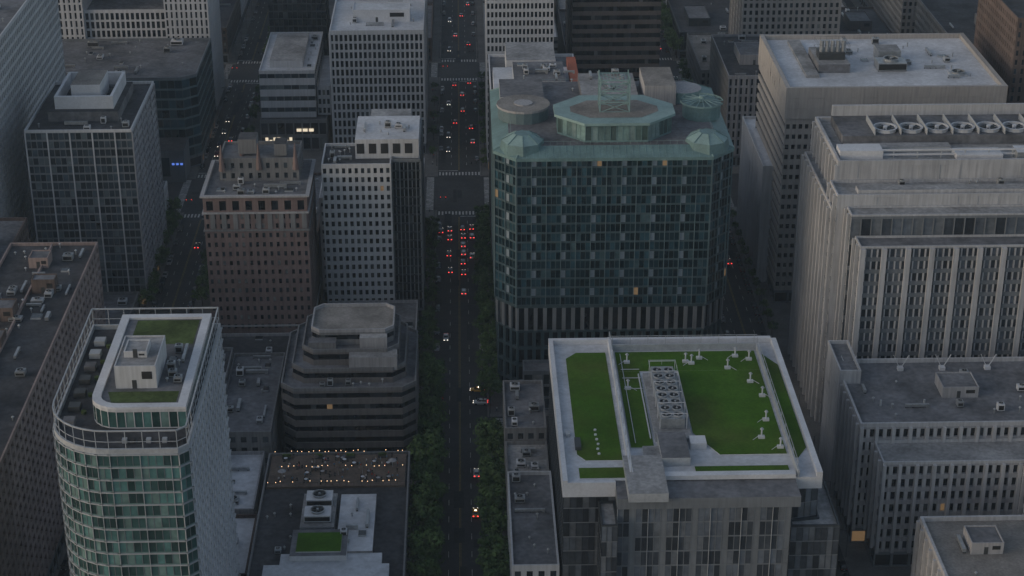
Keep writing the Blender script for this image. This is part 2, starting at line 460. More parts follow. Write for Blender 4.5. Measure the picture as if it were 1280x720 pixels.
b.finish()
# F pink brick hotel
b=B("pink_brick_hotel")
sf=S(2.25,3.25,.29,.28,.2,.4,brick,gNeu)
b.prism(rect(-82,-48.5,551,583),Z0,51,sf,mgr,par=0,cap=brick)
b.prism(rect(-82,-48.5,551,583),51,57,S(4.1,6,.24,.12,.2,.7,brick,gDark),mgr,cap=stone,shop=False)
b.part('cornice')
for z,o_,m in ((10,.35,stone),(44.5,.4,stoneD),(50.6,.5,stone),(56.4,.8,stone)):
    b.box(-82-o_,-48.5+o_,551-o_,551,z,z+.55,m,bot=True);b.box(-48.5,-48.5+o_,551,583,z,z+.55,m,bot=True);b.box(-82-o_,-82,551,583,z,z+.55,m,bot=True)
for k in range(9):
    x=-80+k*3.7;b.box(x,x+1.5,550.75,551,45.2,50.5,stoneD)
b.part('penthouse')
b.prism(rect(-78,-52,566,582),56,64,S(3,4,.3,.25,.2,.4,stoneD,gNeu),mgr,shop=False)
b.box(-72,-66,570,577,64,69,stoneD,dgr);b.box(-60,-56,568,574,64,68,stoneD,dgr)
for x,y in ((-77,565),(-71,571),(-65,566),(-53,566)): b.cyl(x,y,60,69,1.1,brick,8,r1=.15)
clutter(b,-81,-50,552,565,56,14,2.6)
b.finish()
b=B("narrow_white_building");b.prism(rect(-48,-45.6,590,640),Z0,40,S(2,3.4,.3,.3,.3,.2,white_c,gNeu),wht)
b.finish()
b=B("low_rise_block");b.prism(rect(-86,-50,592,660),Z0,22,S(3,3.6,.25,.25,.2,.3,brick2,gNeu),mgr);clutter(b,-85,-51,594,658,21,20,4);b.finish()
# D
b=B("white_grid_apartment_tower")
b.prism(rect(-45,-22,570,590),Z0,60,S(2.05,3.1,.24,.24,.16,.45,white_c,gDark),dgr,cap=white_c)
b.prism(rect(-21.95,-12.5,574,614),Z0,60,S(1.35,3.1,.12,.1,.08,.3,grf,gDark,s=dkf,fin=(2,.35,.4,grf)),dgr,cap=grf)
b.part('penthouse');b.box(-34,-12.8,577,600,59.2,66,white_c,wht);b.box(-30,-16,600.1,613,59.2,64,white_c,lgr)
for k in range(5): b.box(-33.5+k*4,-31+k*4,576.9,577,61,64.5,blk)
clutter(b,-44,-34.5,571,589,59,12,2.4);clutter(b,-32,-14,578,598,66,9,2.5)
b.part('walls');b.prism(rect(-45,-34.2,590.1,600),Z0,48,S(2.05,3.1,.24,.24,.16,.45,white_c,gDark),mgr)
b.finish()
# H octagonal banded
b=B("banded_octagonal_office")
sh=S(1.6,3.6,0,.32,.2,.5,stoneB,gDark,s=stoneB)
b.prism(octa(-52,-12.5,473,514,4),Z0,28,sh,mgr,cap=stoneD)
sh2=S(1.6,4,0,.4,.15,.4,stoneB,gDark,s=stoneB)
b.prism(octa(-49,-15.5,478,511,3.8),27,31.8,sh2,mgr,shop=False,cap=stoneD)
b.prism(octa(-46,-17.5,482,508,3.4),30.8,36,sh2,mgr,shop=False,cap=stoneD)
b.prism(octa(-43.5,-19,487,505,2.6),35,40,S(1.6,5,.0,.4,.2,.3,stoneD,gDark,s=stoneD),tan_r,shop=False,cap=stone)
b.part('rooftop_equipment');b.box(-32,-18,478.5,484,30.8,35,stone,lgr);b.box(-44,-36,483.5,486.9,35,37.5,stoneD,mgr);b.box(-29,-21,484.1,486.9,35,38.6,stone,lgr)
clutter(b,-46,-18,474.5,478,27,7,1.6)
b.finish()
# I restaurant
b=B("rooftop_terrace_restaurant")
b.prism(rect(-54,-14,352,455),Z0,17,S(3,4,.2,.25,.2,.3,stoneD,gNeu),dgr,par=1.)
b.part('roof')
b.box(-50,-18,356,397,16,17.6,wht2,wht);b.box(-46,-20,397,402,16,17.6,wht2,wht)
b.box(-32,-22.5,402,430,16,18.2,lgr,wht)
b.box(-43.5,-29,398.5,411,16.3,19.2,wht2,mgr);b.box(-42,-30.5,400,409,19.2,19.55,wht2,grass)
b.box(-42,-33,413,430,16,18.6,metal,lgr)
hvac(b,-41,415,18.6,7,5,2.2);hvac(b,-41,423,18.6,7,5,2.2);clutter(b,-31.5,-23,404,429,18.2,7,2.5)
clutter(b,-49,-19,360,396,17.6,10,3);clutter(b,-53,-43,403,436,16,7,2)
b.part('terrace')
deck=M("terrace_deck",(.12,.095,.08),.9,.2,.3)
b.box(-53,-15,437,454,16,16.6,deck)
railing(b,[(-53,437.3),(-15,437.3),(-15,454),(-53,454)],16.6,1.1,dmet,closed=True)
warm=M("string_light",(.8,.6,.4),.5,0,emit=(1,.62,.32),es=3)
for k in range(22):
    x=R.uniform(-51,-17);y=R.uniform(439,452)
    b.cyl(x,y,16.6,17.35,.08,dmet,6);b.cyl(x,y,17.33,17.38,.55,R.choice([wht2,deck,stone]),8)
    for a in (0,2.1,4.2):
        cx=x+.95*math.cos(a);cy=y+.95*math.sin(a);b.box(cx-.2,cx+.2,cy-.2,cy+.2,16.6,17.05,dmet);b.box(cx-.2,cx+.2,cy+.16,cy+.2,17.05,17.5,dmet)
for k in range(5):
    x=-49+k*7.4+R.uniform(-1,1);y=R.uniform(441,450);b.cyl(x,y,16.6,19,.06,steel,6);b.cyl(x,y,18.7,19.4,1.2,R.choice([stone,deck]),8,r1=.05)
for k in range(24):
    x=-52.5+k*1.58
    for yy in (437.2,445.5,453.8):
        if R.random()<.7:
            xx=x+R.uniform(-.4,.4);zz=17.9+R.uniform(-.2,.3);b.box(xx,xx+.14,yy,yy+.14,zz,zz+.14,warm,bot=True)
for k in range(4):
    x=-50+k*9;b.box(x,x+2.5,452,453,16.6,17.3,dmet);b.box(x+.1,x+2.4,452.1,452.9,17.3,17.9,grass2)
b.finish()
# low roofs
def low(x0,x1,y0,y1,z,roof,n=8,f=stoneD,name="low_rise_building",big=3):
    b=B(name);b.prism(rect(x0,x1,y0,y1),Z0,z,S(3,3.6,.24,.25,.2,.3,f,gNeu),roof,cap=f);clutter(b,x0+.6,x1-.6,y0+.6,y1-.6,z-1,n,big);b.finish()
low(-88,-70,445,512,22,dgr,16);low(-69.8,-54,462,512,20,mgr,16);low(-69.8,-56,430,461.5,14,wht,6,stone);low(-69,-55,400,429,13,wht,5,brick2)
low(-87,-54,516,548,9,dgr,12,stone);low(-88,-69.9,405,444,18,mgr,9,brick2)
low(-44,-14,520,566,12,mgr,14,stone)
low(-136,-112,520,556,9,lgr,4,stone);low(-150,-112,560,586,7,mgr,8);low(-136,-113,645,668,16,mgr,6,white_c)
low(-45,-13,620,664,26,mgr,14,white_c)
# J central teal hotel
b=B("teal_glass_hotel_tower")
sj=S(1.5,3.15,.06,.14,.05,.14,tealf,gTeal,s=tealf,alt=(6,tealq,2),fin=(3,.22,.25,tealp))
poly=[(18,516),(77,516),(84,523),(84,578),(77,585),(18,585),(11.5,578),(11.5,523)]
b.prism(poly,33,82,sj,mgr,par=0,cap=tealf)
b.prism(inset(poly,.4),24,32.99,S(2.95,9,.2,.03,.1,.8,grf,gDark,s=tealf),mgr,par=0,cap=tealf)
base=S(2.6,5.4,.2,.05,.1,1.2,tealf,gDark,s=tealf)
b.prism(inset(poly,.8),Z0,23.99,base,mgr,par=0,shop=False)
b.prism(rect(20,75,509,516.5),Z0,14,S(3,4,.08,.1,.1,.3,grf,gNeu),mgr,shop=False)
b.part('mansard')
a=inset(poly,-.5);c=inset(poly,4.5)
for i in range(8):
    j=(i+1)%8
    b.face([(*poly[i],81.2),(*poly[j],81.2),(*a[j],81.2),(*a[i],81.2)],teal)
    b.face([(*a[i],81.2),(*a[j],81.2),(*a[j],82.2),(*a[i],82.2)],teal)
    b.face([(*a[i],82.2),(*a[j],82.2),(*c[j],84.4),(*c[i],84.4)],teal)
b.face([(*p,84.4) for p in c],mgr)
for i in range(8):
    j=(i+1)%8
    b.beam((*a[i],82.3),(*c[i],84.5),.3,teal2)
for k in range(30):
    x=19+k*2;b.beam((x,515.6,82.25),(x,520.4,84.45),.08,teal2)
b.part('turrets')
for cx in (20,76):
    cy=523
    b.cyl(cx,cy,82.3,85.5,7,teal,8,r1=6.4);b.cyl(cx,cy,85.5,87.6,6.4,teal2,8,r1=2.6,top=teal)
    for t in range(8):
        al=t*math.pi/4;b.beam((cx+6.4*math.cos(al),cy+6.4*math.sin(al),85.6),(cx+2.6*math.cos(al),cy+2.6*math.sin(al),87.7),.2,teal)
b.part('drums')
gD=gset("drum_glass",(.1,.16,.16),0,.2,(.18,.26,.265))
dr=octa(31,66,523,547,8)
for i in range(8):
    p=dr[i];q=dr[(i+1)%8];b.wall(p,q,84.4,90,S(2,5.6,.06,.1,.1,.1,teal,gD))
dr2=inset(dr,-1)
for i in range(8):
    j=(i+1)%8;b.face([(*dr2[i],90),(*dr2[j],90),(*dr2[j],90.8),(*dr2[i],90.8)],teal2)
b.face([(*p,90.8) for p in dr2],teal2)
b.face([(*p,90.85) for p in inset(dr,4)],tan_r)
b.cyl(21,547,84.4,88,8,tealp,20,top=tan_r);b.cyl(21,547,88,88.7,8.4,stone,20,top=tan_r);b.cyl(21,547,88.7,89,3,stone,12)
b.cyl(77,546,84.4,89,6,teal,16,top=teal);
for t in range(16):
    al=t*math.pi/8;b.beam((77,546,90.2),(77+6.6*math.cos(al),546+6.6*math.sin(al),89.3),.22,teal2)
b.cyl(77,546,89,89.6,6.8,teal2,16,cap=False);b.cyl(77,546,89.2,91,.9,teal2,8)
b.cyl(73,563,84.4,88,6,teal2,16,top=stone)
b.box(60,70,556,575,84.4,91,stone,tan_r);b.box(40,58,556,578,84.4,88,mgr,lgr)
b.box(14,28,558,576,84.4,87,steel,mgr)
b.part('lattice_mast')
x0,x1,y0,y1=44,53,532,539
for z in (90.8,94,97.5,101):
    for p,q in (((x0,y0),(x1,y0)),((x1,y0),(x1,y1)),((x1,y1),(x0,y1)),((x0,y1),(x0,y0))):
        b.beam((*p,z),(*q,z),.32,teal2)
        if z<100:
            b.beam((*p,z),(*q,z+3.3),.2,teal2);b.beam((*q,z),(*p,z+3.3),.2,teal2)
for p in ((x0,y0),(x1,y0),(x1,y1),(x0,y1)): b.beam((*p,90.8),(*p,102),.4,teal2)
for k in range(1,8): b.beam((x0+k*1.1,y0,101),(x0+k*1.1,y1,101),.15,teal2)
railing(b,inset(poly,5.2),84.4,1.1,teal2,closed=True)
clutter(b,30,60,549,553,84.4,5,1.8);clutter(b,28,58,558,580,88,10,3)
b.finish()
# K
b=B("medical_association_building")
b.prism(rect(11.8,44,604,668),Z0,66,S(2.2,3.5,.2,.1,.1,.4,dkf,gDark),mgr,cap=wht2)
b.part('penthouse')
b.box(15,41,606,607,65,71.5,dkf);b.box(13,42,607.02,640,65,70,wht2,wht);b.box(20,38,612,634,70,74,steel,mgr);b.box(18,36,642,664,65,72,white_c,lgr)
for k,x in enumerate((20,26,32)):
    b.beam((x,605.95,66.5),(x+2,605.95,70.5),.45,wht2);b.beam((x+2,605.95,70.5),(x+4,605.95,66.5),.45,wht2)
clutter(b,21,37,613,633,74,9,3);clutter(b,14,42,608,611.5,70,6,2)
b.part('gantry')
for k in range(5): b.beam((40.6+k*.6,620+k*5,66),(40.6+k*.6,620+k*5,71),.35,orange)
b.box(40,43.2,612,644,70.02,72.5,orange)
b.finish()
low(46,88,592,640,50,mgr,18,stoneD,"grey_office_building",4);low(46,86,642,668,30,dgr,10)
b=B("white_grid_office_tower");b.prism(rect(11.8,39,716,765),Z0,84,S(1.6,3.5,.2,.2,.16,.4,white_c,gDark),wht);b.finish()
b=B("dark_banded_office_tower");b.prism(rect(47,83,724,775),Z0,92,S(1.5,3.7,0,.28,.2,.3,brown,gDark,s=brown),dgr);b.finish()
low(40,46,728,770,18,mgr,2)
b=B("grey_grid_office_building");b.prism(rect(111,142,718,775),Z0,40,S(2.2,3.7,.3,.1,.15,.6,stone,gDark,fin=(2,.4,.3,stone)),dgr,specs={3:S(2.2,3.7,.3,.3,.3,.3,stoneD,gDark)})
bulkhead(b,118,735,39,14,18,4,stone);clutter(b,112,141,720,774,39,14,4);b.finish()
b=B("beige_apartment_tower");b.prism(rect(125,168,780,815),Z0,92,S(2.6,3.2,.25,.2,.15,.5,beige,gNeu,fin=(3,.6,.5,beige)),tan_r);b.finish()
b=B("white_windowless_hall");b.prism(rect(107.5,119,603,655),Z0,45,S(6,7,.02,.02,.02,.04,white_c,([white_c],[1])),wht,shop=False);b.finish()
# L
b=B("beige_stone_office_tower")
pan=S(4.5,4,.012,.012,.012,.03,beige,([beige],[1]))
lb=S(2.1,3.7,0,.42,.1,.55,beige,gDark,s=beige)
b.prism(rect(111,185,585,645),Z0,80,lb,wht,par=1.6,specs={0:S(2.1,3.7,.2,.42,.1,.55,beige,gDark)},cap=beige,ph=1.2)
b.part('fascia')
for (p,q) in (((110.6,584.6),(185.4,584.6)),((185.4,584.6),(185.4,645)),((110.6,645),(110.6,584.6))): b.wall(p,q,69,80.1,pan)
b.face([(110.6,584.6,80.1),(185.4,584.6,80.1),(185.4,585.6,80.1),(110.6,585.6,80.1)],beige);b.face([(110.6,585.6,80.1),(112,585.6,80.1),(112,645,80.1),(110.6,645,80.1)],beige)
b.face([(184,585.6,80.1),(185.4,585.6,80.1),(185.4,645,80.1),(184,645,80.1)],beige)
b.part('rooftop_equipment')
b.box(125,136,605,625,78.4,81.5,mgr,lgr)
for k in range(5): b.cyl(127+k*1.9,612,81.5,88,.8,metal,8)
for z in (83,86):
    railing(b,[(125.5,608),(136,608),(136,618),(125.5,618)],z,1.5,dmet,closed=True)
b.box(126,135,610,616,81.5,84,dmet);hvac(b,146,606,78.4,10,7,3);b.box(148,156,616,624,78.4,82.5,metal,lgr)
b.box(120,124.5,600,640,78.4,79.4,lgr,lgr);b.box(170,176,600,605,78.4,78.9,steel);fan(b,173,602.5,78.9,2.2)
clutter(b,138,183,590,643,78.4,18,3,avoid=[(146,156,606,624),(170,176,600,605)])
b.finish()
b=B("brown_brick_tower");b.prism(rect(194,225,610,660),Z0,96,S(2.4,3.3,.3,.2,.2,.4,brick2,gNeu),dgr);b.finish()
# M
b=B("fluted_stone_office_complex")
x0=110.5
mf=S(1.75,3.8,.12,.25,.08,.6,stoneL,gGry,s=grf,fin=(4,1.5,1.0,stoneL))
ms=S(2.4,3.8,.2,.1,.1,.5,stoneL,gDark,s=grf,fin=(2,.9,.8,stoneL))
blank=S(6,5,.02,.02,.02,.04,stoneL,([stoneL],[1]))
b.prism(rect(x0+3,236,509,548),Z0,83,blank,lgr,par=1.5,cap=stoneL,ph=.8,shop=False,specs={3:ms})
b.prism([(x0+1,497),(236,497),(236,508.9),(x0+1,508.9)],Z0,77,blank,lgr,par=.8,cap=stoneL,shop=False,specs={3:ms})
b.prism(rect(x0+4,236,490,496.9),Z0,73.5,S(3,8,.05,.05,.1,.3,grf,gGry),lgr,par=.5,cap=stoneL,shop=False,specs={3:ms})
b.prism(rect(x0+5.5,236,482,489.9),Z0,67,mf,mgr,par=.6,cap=stoneL,specs={3:ms})
b.prism(rect(x0,x0+5.4,500,546),Z0,72,ms,lgr,shop=False)
b.part('rooftop_equipment')
b.box(118,232,526,545,81.5,84.5,mgr,mgr)
for k in range(13): 
    fan(b,132+k*8,531,84.5,3.4,wht2)
    b.box(128-.1+k*8,128.1+k*8,526.5,540,84.5,86.5,steel)
b.box(118,232,544,545,84.6,88,stoneL)
for z in (82.6,84): b.beam((116,515,z),(235,515,z),.5,wht2)
b.box(115,128,514,520,81.5,84.2,wht2);b.box(150,164,513,519,81.5,83,wht2)
for k in range(16): b.beam((117+k*7.2,515,81.5),(117+k*7.2,515,84),.3,steel)
b.box(168,190,512,518,81.5,84,metal,wht);b.box(118,150,520,524,81.5,83,steel,lgr)
b.box(118,230,499,503,76.2,77.6,stoneL,lgr)
clutter(b,114,234,503.5,508,76.2,16,2)
b.finish()
# N
b=B("stepped_concrete_office")
sn=S(2.3,3.9,.22,.2,.15,.7,stoneL,gDark,s=stone,fin=(2,.9,.8,stoneL))
b.prism(rect(108,190,430,468),Z0,38,sn,mgr,par=1.2,ph=.6)
b.prism(rect(112,190,418,429.9),Z0,33,sn,lgr,par=.8)
b.prism(rect(107,113,455,474),Z0,41,blank,mgr,shop=False)
b.part('rooftop_equipment')
for x in (111,126,138,151,166):
    y=463
    b.beam((x,y,37),(x-2.2,y,41.5),.2,wht2);b.beam((x,y,37),(x+2.2,y,41.5),.2,wht2);b.box(x-.8,x+.8,y-.8,y+.8,36.8,37.8,wht2)
bulkhead(b,134,446,36.8,10,9,3,stone);bulkhead(b,163,445,36.8,16,12,5,stone)
for x in (116,128): b.cyl(x,442,36.8,38.6,.3,steel,6)
clutter(b,109,189,431,461,36.8,22,2.6,avoid=[(134,144,446,455),(163,179,445,457)])
b.finish()
b=B("concrete_office_annex")
b.prism(rect(117,190,362,396),Z0,30,sn,tan_r,par=1.2,ph=.7)
b.prism(rect(150,190,399,417),Z0,36,sn,mgr)
clutter(b,119,188,364,394,28.8,16,3);bulkhead(b,126,380,28.8,8,8,3,stone)
b.finish()
# O green roof tower
b=B("green_roof_office_tower")
so=S(1.5,4.2,.05,.05,.03,.1,grf,gGry,s=grf,alt=(5,grf),fin=(5,.12,.25,steel))
so2=S(1.5,4.2,.04,.03,.02,.1,dkf,gGry,s=grf)
b.prism([(25.5,383),(38,383),(38,376),(80,376),(80,383),(88,385),(88,458),(25.5,458)],Z0,46,so2,mgr,par=0,specs={2:so,0:so2},shop=True)
b.prism([(81,380),(93,380),(93,430),(88.1,430),(88.1,384),(81,383)],Z0,38,so2,lgr,par=.6)
b.prism(rect(34,37.9,372,382.9),Z0,44,so2,lgr,par=.5)
b.part('parapet')
W_=wht2
b.box(25.2,88.6,384,458.3,46,49.2,W_,wht)
b.box(25.2,38,381.5,384,46.01,49.2,W_,wht);b.box(38,82,375.6,384,46.01,48.9,grf,mgr)
b.box(25.2,26.4,381.5,458.3,49.2,50.6,W_);b.box(26.4,87.2,457,458.3,49.2,50.6,W_);b.box(87.2,88.6,384,457,49.2,50.6,W_)
b.box(26.4,38,381.5,382.2,49.2,50.0,W_)
b.box(41.6,42.4,384,457,49.2,51.4,W_);b.box(82.4,82.9,384,452,49.2,51.2,steel)
b.box(42.4,82.4,452.5,453,49.2,51.2,steel)
for k in range(13): b.beam((42,384+k*6,51.4),(42,384+k*6,53.6),.15,steel)
b.beam((42,384,53.6),(42,456,53.6),.15,steel)
for k in range(9): b.beam((42.6+k*4.9,452.7,51.2),(42.6+k*4.9,452.7,53.8),.12,steel)
b.beam((42,452.7,53.8),(82.6,452.7,53.8),.12,steel);b.beam((82.6,384,53.2),(82.6,452.7,53.2),.12,steel)
for k in range(12): b.beam((82.6,386+k*6,51.2),(82.6,386+k*6,53.2),.12,steel)
b.part('green_roof')
def slab(p,z0,z1,m,edge=wht2):
    n=len(p)
    for i in range(n):
        j=(i+1)%n;b.face([(*p[i],z0),(*p[j],z0),(*p[j],z1),(*p[i],z1)],edge)
    b.face([(*q,z1) for q in p],m)
slab([(29.5,396),(31.5,393),(40.6,393),(40.6,451.5),(32.5,451.5),(29.5,448)],49.2,49.45,grass);slab(rect(29.5,40.6,384.5,389.5),49.2,49.45,grass)
slab([(43.2,399),(49,399),(49,440),(43.2,440)],49.2,49.45,grass)
slab([(43.2,440.01),(81.7,440.01),(81.7,451.5),(43.2,451.5)],49.2,49.46,grass)
slab([(59.5,406),(65,395),(81.7,395),(81.7,440),(59.5,440)],49.2,49.455,grass)
slab([(83.3,393),(84.2,393),(87,398),(87,443),(83.3,450)],49.2,49.45,grass)
slab(rect(58,81,386.5,389.5),49.2,49.45,grass)
b.part('mechanical')
b.box(49.6,58.9,402,437.5,49.2,50.2,steel,lgr)
b.box(51.5,57.5,407,436,50.2,53,metal)
for k in range(8):
    y=409+k*3.5
    for x in (53,56): fan(b,x,y,53,1.25,steel)
railing(b,[(51,406),(58.2,406),(58.2,437),(51,437)],53,1.4,wht2,closed=True,step=3)
for k in range(6):
    y=407+k*5.8
    b.beam((51.2,y,50.2),(51.2,y,54.6),.15,wht2);b.beam((58,y,50.2),(58,y,54.6),.15,wht2);b.beam((51.2,y,54.6),(58,y,54.6),.15,wht2)
b.box(50,57,390,403,49.2,51.6,steel,mgr);b.box(58,62,398,402,49.2,51,wht2)
b.box(40.5,50,374,392,48.9,51.3,steel,lgr);b.box(50.01,82,383.5,385.5,49.2,50.4,W_);b.box(46,57,392,398.5,49.2,50.2,steel,lgr)
def stand(x,y):
    s=R.choice((-1,1))
    b.box(x-.8,x+.8,y-.5,y+.5,49.4,50.1,wht2);b.cyl(x,y,50.1,52,.2,wht2,8);b.cyl(x,y,52,52.4,.55,metal,8,r1=.25)
    b.beam((x-.7*s,y,50.1),(x-2.3*s,y-1,49.5),.1,wht2)
for x,y in ((63.5,444),(66,447),(76,448),(73,441),(79.5,446),(78,433),(80,425),(79,412),(76.5,403),(80.5,398),(46,445),(45,430),(62,445)): stand(x,y)
for k in range(6): b.cyl(35+R.uniform(-.3,.3),396+k*2.4,49.4,49.8,.35,wht2,8)
for y in (441,436,430): b.beam((44,y,49.6),(49,y,49.6),.15,wht2)
b.beam((44.5,401,49.7),(44.5,450,49.7),.15,wht2);b.beam((48.5,403,49.7),(48.5,438,49.7),.3,wht2)
b.box(29.2,30.7,398,403,49.5,50.4,dmet);b.box(27.2,28.3,405,407,49.2,50.2,steel)
b.finish()
# low roofs left of O
low(13,24.8,455,484,24,mgr,8,stoneD);low(13,24.8,430,454.6,20,lgr,7,stoneD);low(13,24.8,384,429.5,25,mgr,10,white_c);low(13,24.8,335,383.5,18,mgr,8,brick2)
b=B("green_roof_podium");b.prism(rect(27,88,460,484),Z0,20,S(3,4,.2,.2,.2,.3,stone,gNeu),mgr);b.part('roof');b.box(29,50,464,480,19,19.4,stone,grass2);b.finish()
low(30,90,335,370,14,mgr,10)
# background & side fillers
styles=[S(2.6,3.5,.25,.25,.18,.35,brick2,gNeu),S(2.6,3.5,.22,.2,.18,.35,stoneD,gNeu),S(2.2,3.6,.06,.1,.08,.12,dkf,gDark),S(2.4,3.8,0,.35,.2,.3,grf,gDark,s=grf),S(2.6,3.5,.25,.25,.18,.35,beige,gNeu),S(2.6,3.4,.28,.25,.18,.35,brown,gNeu),S(2.4,3.5,.25,.2,.15,.4,white_c,gDark)]
names=["brick_office_block","stone_office_block","dark_glass_tower","ribbon_window_office","beige_apartment_block","brown_masonry_block","white_office_block"]
roofs=[mgr,dgr,lgr,mgr,tan_r,dgr,wht]
def fill(x0,x1,y0,y1,z,si=None,n=10):
    si=R.randrange(7) if si is None else si
    b=B(names[si]);sp=dict(styles[si])
    b.prism(rect(x0,x1,y0,y1),Z0,z,sp,roofs[(si+R.randrange(2)*3)%7],par=1)
    w=(x1-x0);d=(y1-y0);bw=w*R.uniform(.25,.5);bd=d*R.uniform(.25,.4);bx=x0+w*R.uniform(.1,.4);by=y0+d*R.uniform(.2,.5)
    bulkhead(b,bx,by,z-1,bw,bd,R.uniform(3,6),sp['f'])
    clutter(b,x0+.6,x1-.6,y0+.6,y1-.6,z-1,n,3.5,avoid=[(bx,bx+bw,by,by+bd)]);b.finish()
fill(-86,-60,815,836,62,2);fill(-56,-14,790,836,44,1);fill(13,40,770,836,40,4);fill(47,86,780,836,34,5);fill(108,138,780,836,22,1);fill(145,195,740,778,26,5);fill(172,196,784,836,34,5)
fill(125,165,660,672,30,3,2);fill(130,190,648,658.5,34,5,3)
fill(145,195,716,738,48,2)
for yy0,yy1 in ((863,985),(1012,1118)):
    for xx0,xx1 in ((-190,-112),(-90,-13),(13,86),(108,192)):
        ym=(yy0+yy1)/2;xm=(xx0+xx1)/2
        for (c0,c1) in ((xx0,xm-1),(xm+1,xx1)):
            for (e0,e1) in ((yy0,ym-1),(ym+1,yy1)):
                fill(c0,c1,e0,e1,R.choice([14,22,30,18,45,12]),None,6)
for xx0,xx1 in ((-290,-212),(216,294)):
    for yy0,yy1 in ((335,480),(484,668),(716,836),(863,985)):
        fill(xx0,xx1,yy0,yy1,R.uniform(25,70),R.choice([1,2,3,5]),8)
fill(-190,-138,335,398,30,None,8);fill(-190,-140,402,556,48,None,8)
# ------------------------------------------------------------ trees
barkm=M("bark",(.06,.045,.035),.95,.2,.5)
leaf=[M("leaf_dark",(.045,.082,.028),.9,.3,.3,spec=.1),M("leaf_mid",(.07,.12,.04),.9,.3,.3,spec=.1),M("leaf_light",(.095,.15,.052),.9,.3,.3,spec=.1)]
def tree_mesh(k):
    r=random.Random(100+k);b=B("tree_mesh");H=r.uniform(7.5,10);cr=r.uniform(2.9,3.9)
    b.cyl(0,0,0,H*.45,.22,barkm,7,r1=.14)
    cl=[]
    for i in range(6):
        a=i*1.05+r.uniform(-.3,.3);rr=cr*r.uniform(.4,.75);p=(rr*math.cos(a),rr*math.sin(a),H*r.uniform(.55,.85))
        b.beam((0,0,H*.38),p,.1,barkm);cl.append(p)
    for i in range(22):
        a=r.uniform(0,6.28);u=r.uniform(-.7,1);rr=cr*math.sqrt(1-u*u*.8)*r.uniform(.4,1.05);cl.append((rr*math.cos(a),rr*math.sin(a),H*.68+u*H*.28))
    for c in cl:
        cs=r.uniform(.8,1.4);lm=r.choice(leaf)
        for q in range(46):
            v=Vector((r.gauss(0,1),r.gauss(0,1),r.gauss(0,.8))).normalized()*cs*r.uniform(.5,1)
            p=Vector(c)+v;n=(v.normalized()+Vector((r.uniform(-.6,.6),r.uniform(-.6,.6),r.uniform(.2,1.2)))).normalized()
            t=n.orthogonal().normalized();t.rotate(Matrix.Rotation(r.uniform(0,6.28),3,n));w=n.cross(t);s_=r.uniform(.2,.38)
            b.face([tuple(p-t*s_),tuple(p+w*s_*.7),tuple(p+t*s_),tuple(p-w*s_*.7)],lm)
    return b.mesh("tree_%d"%k)
TM=[tree_mesh(k) for k in range(6)]
def obj(name,me,loc,rz=0,sc=1):
    o=bpy.data.objects.new(name,me);o.location=loc;o.rotation_euler=(0,0,rz);o.scale=(sc,)*3;COL.objects.link(o);return o
def tree(x,y,s=1): obj("street_tree",R.choice(TM),(x,y,Z0),R.uniform(0,6.28),s*R.uniform(.85,1.15))
y=340
while y<522:
    tree(-9.6+R.uniform(-.5,.5),y+R.uniform(-1,1),1.45);y+=R.uniform(4,5.6)
y=340
while y<485:
    tree(9.6+R.uniform(-.5,.5),y+R.uniform(-1,1),1.35);y+=R.uniform(4.2,6)
y=512
while y<660:
    tree(9.6,y,1.05);y+=R.uniform(5,8)
y=525
while y<660: tree(-10.6,y,.85);y+=R.uniform(6.5,11)
for y in range(720,836,11): 
    tree(11,y,.6)
    if y%2: tree(-11,y,.6)
y=585
while y<668: tree(-110.5+R.uniform(-1,1),y,.9);tree(-90.5,y+3,.9);y+=R.uniform(5,8)
y=865
while y<1000:
    tree(107,y,1.1);tree(88,y,1);tree(-92,y,.9);y+=R.uniform(5,8)
for y in range(720,838,8): tree(107.5,y,1.);tree(-91,y,.7) if y%3 else None
for y in range(560,668,9): tree(106.5,y,.5)
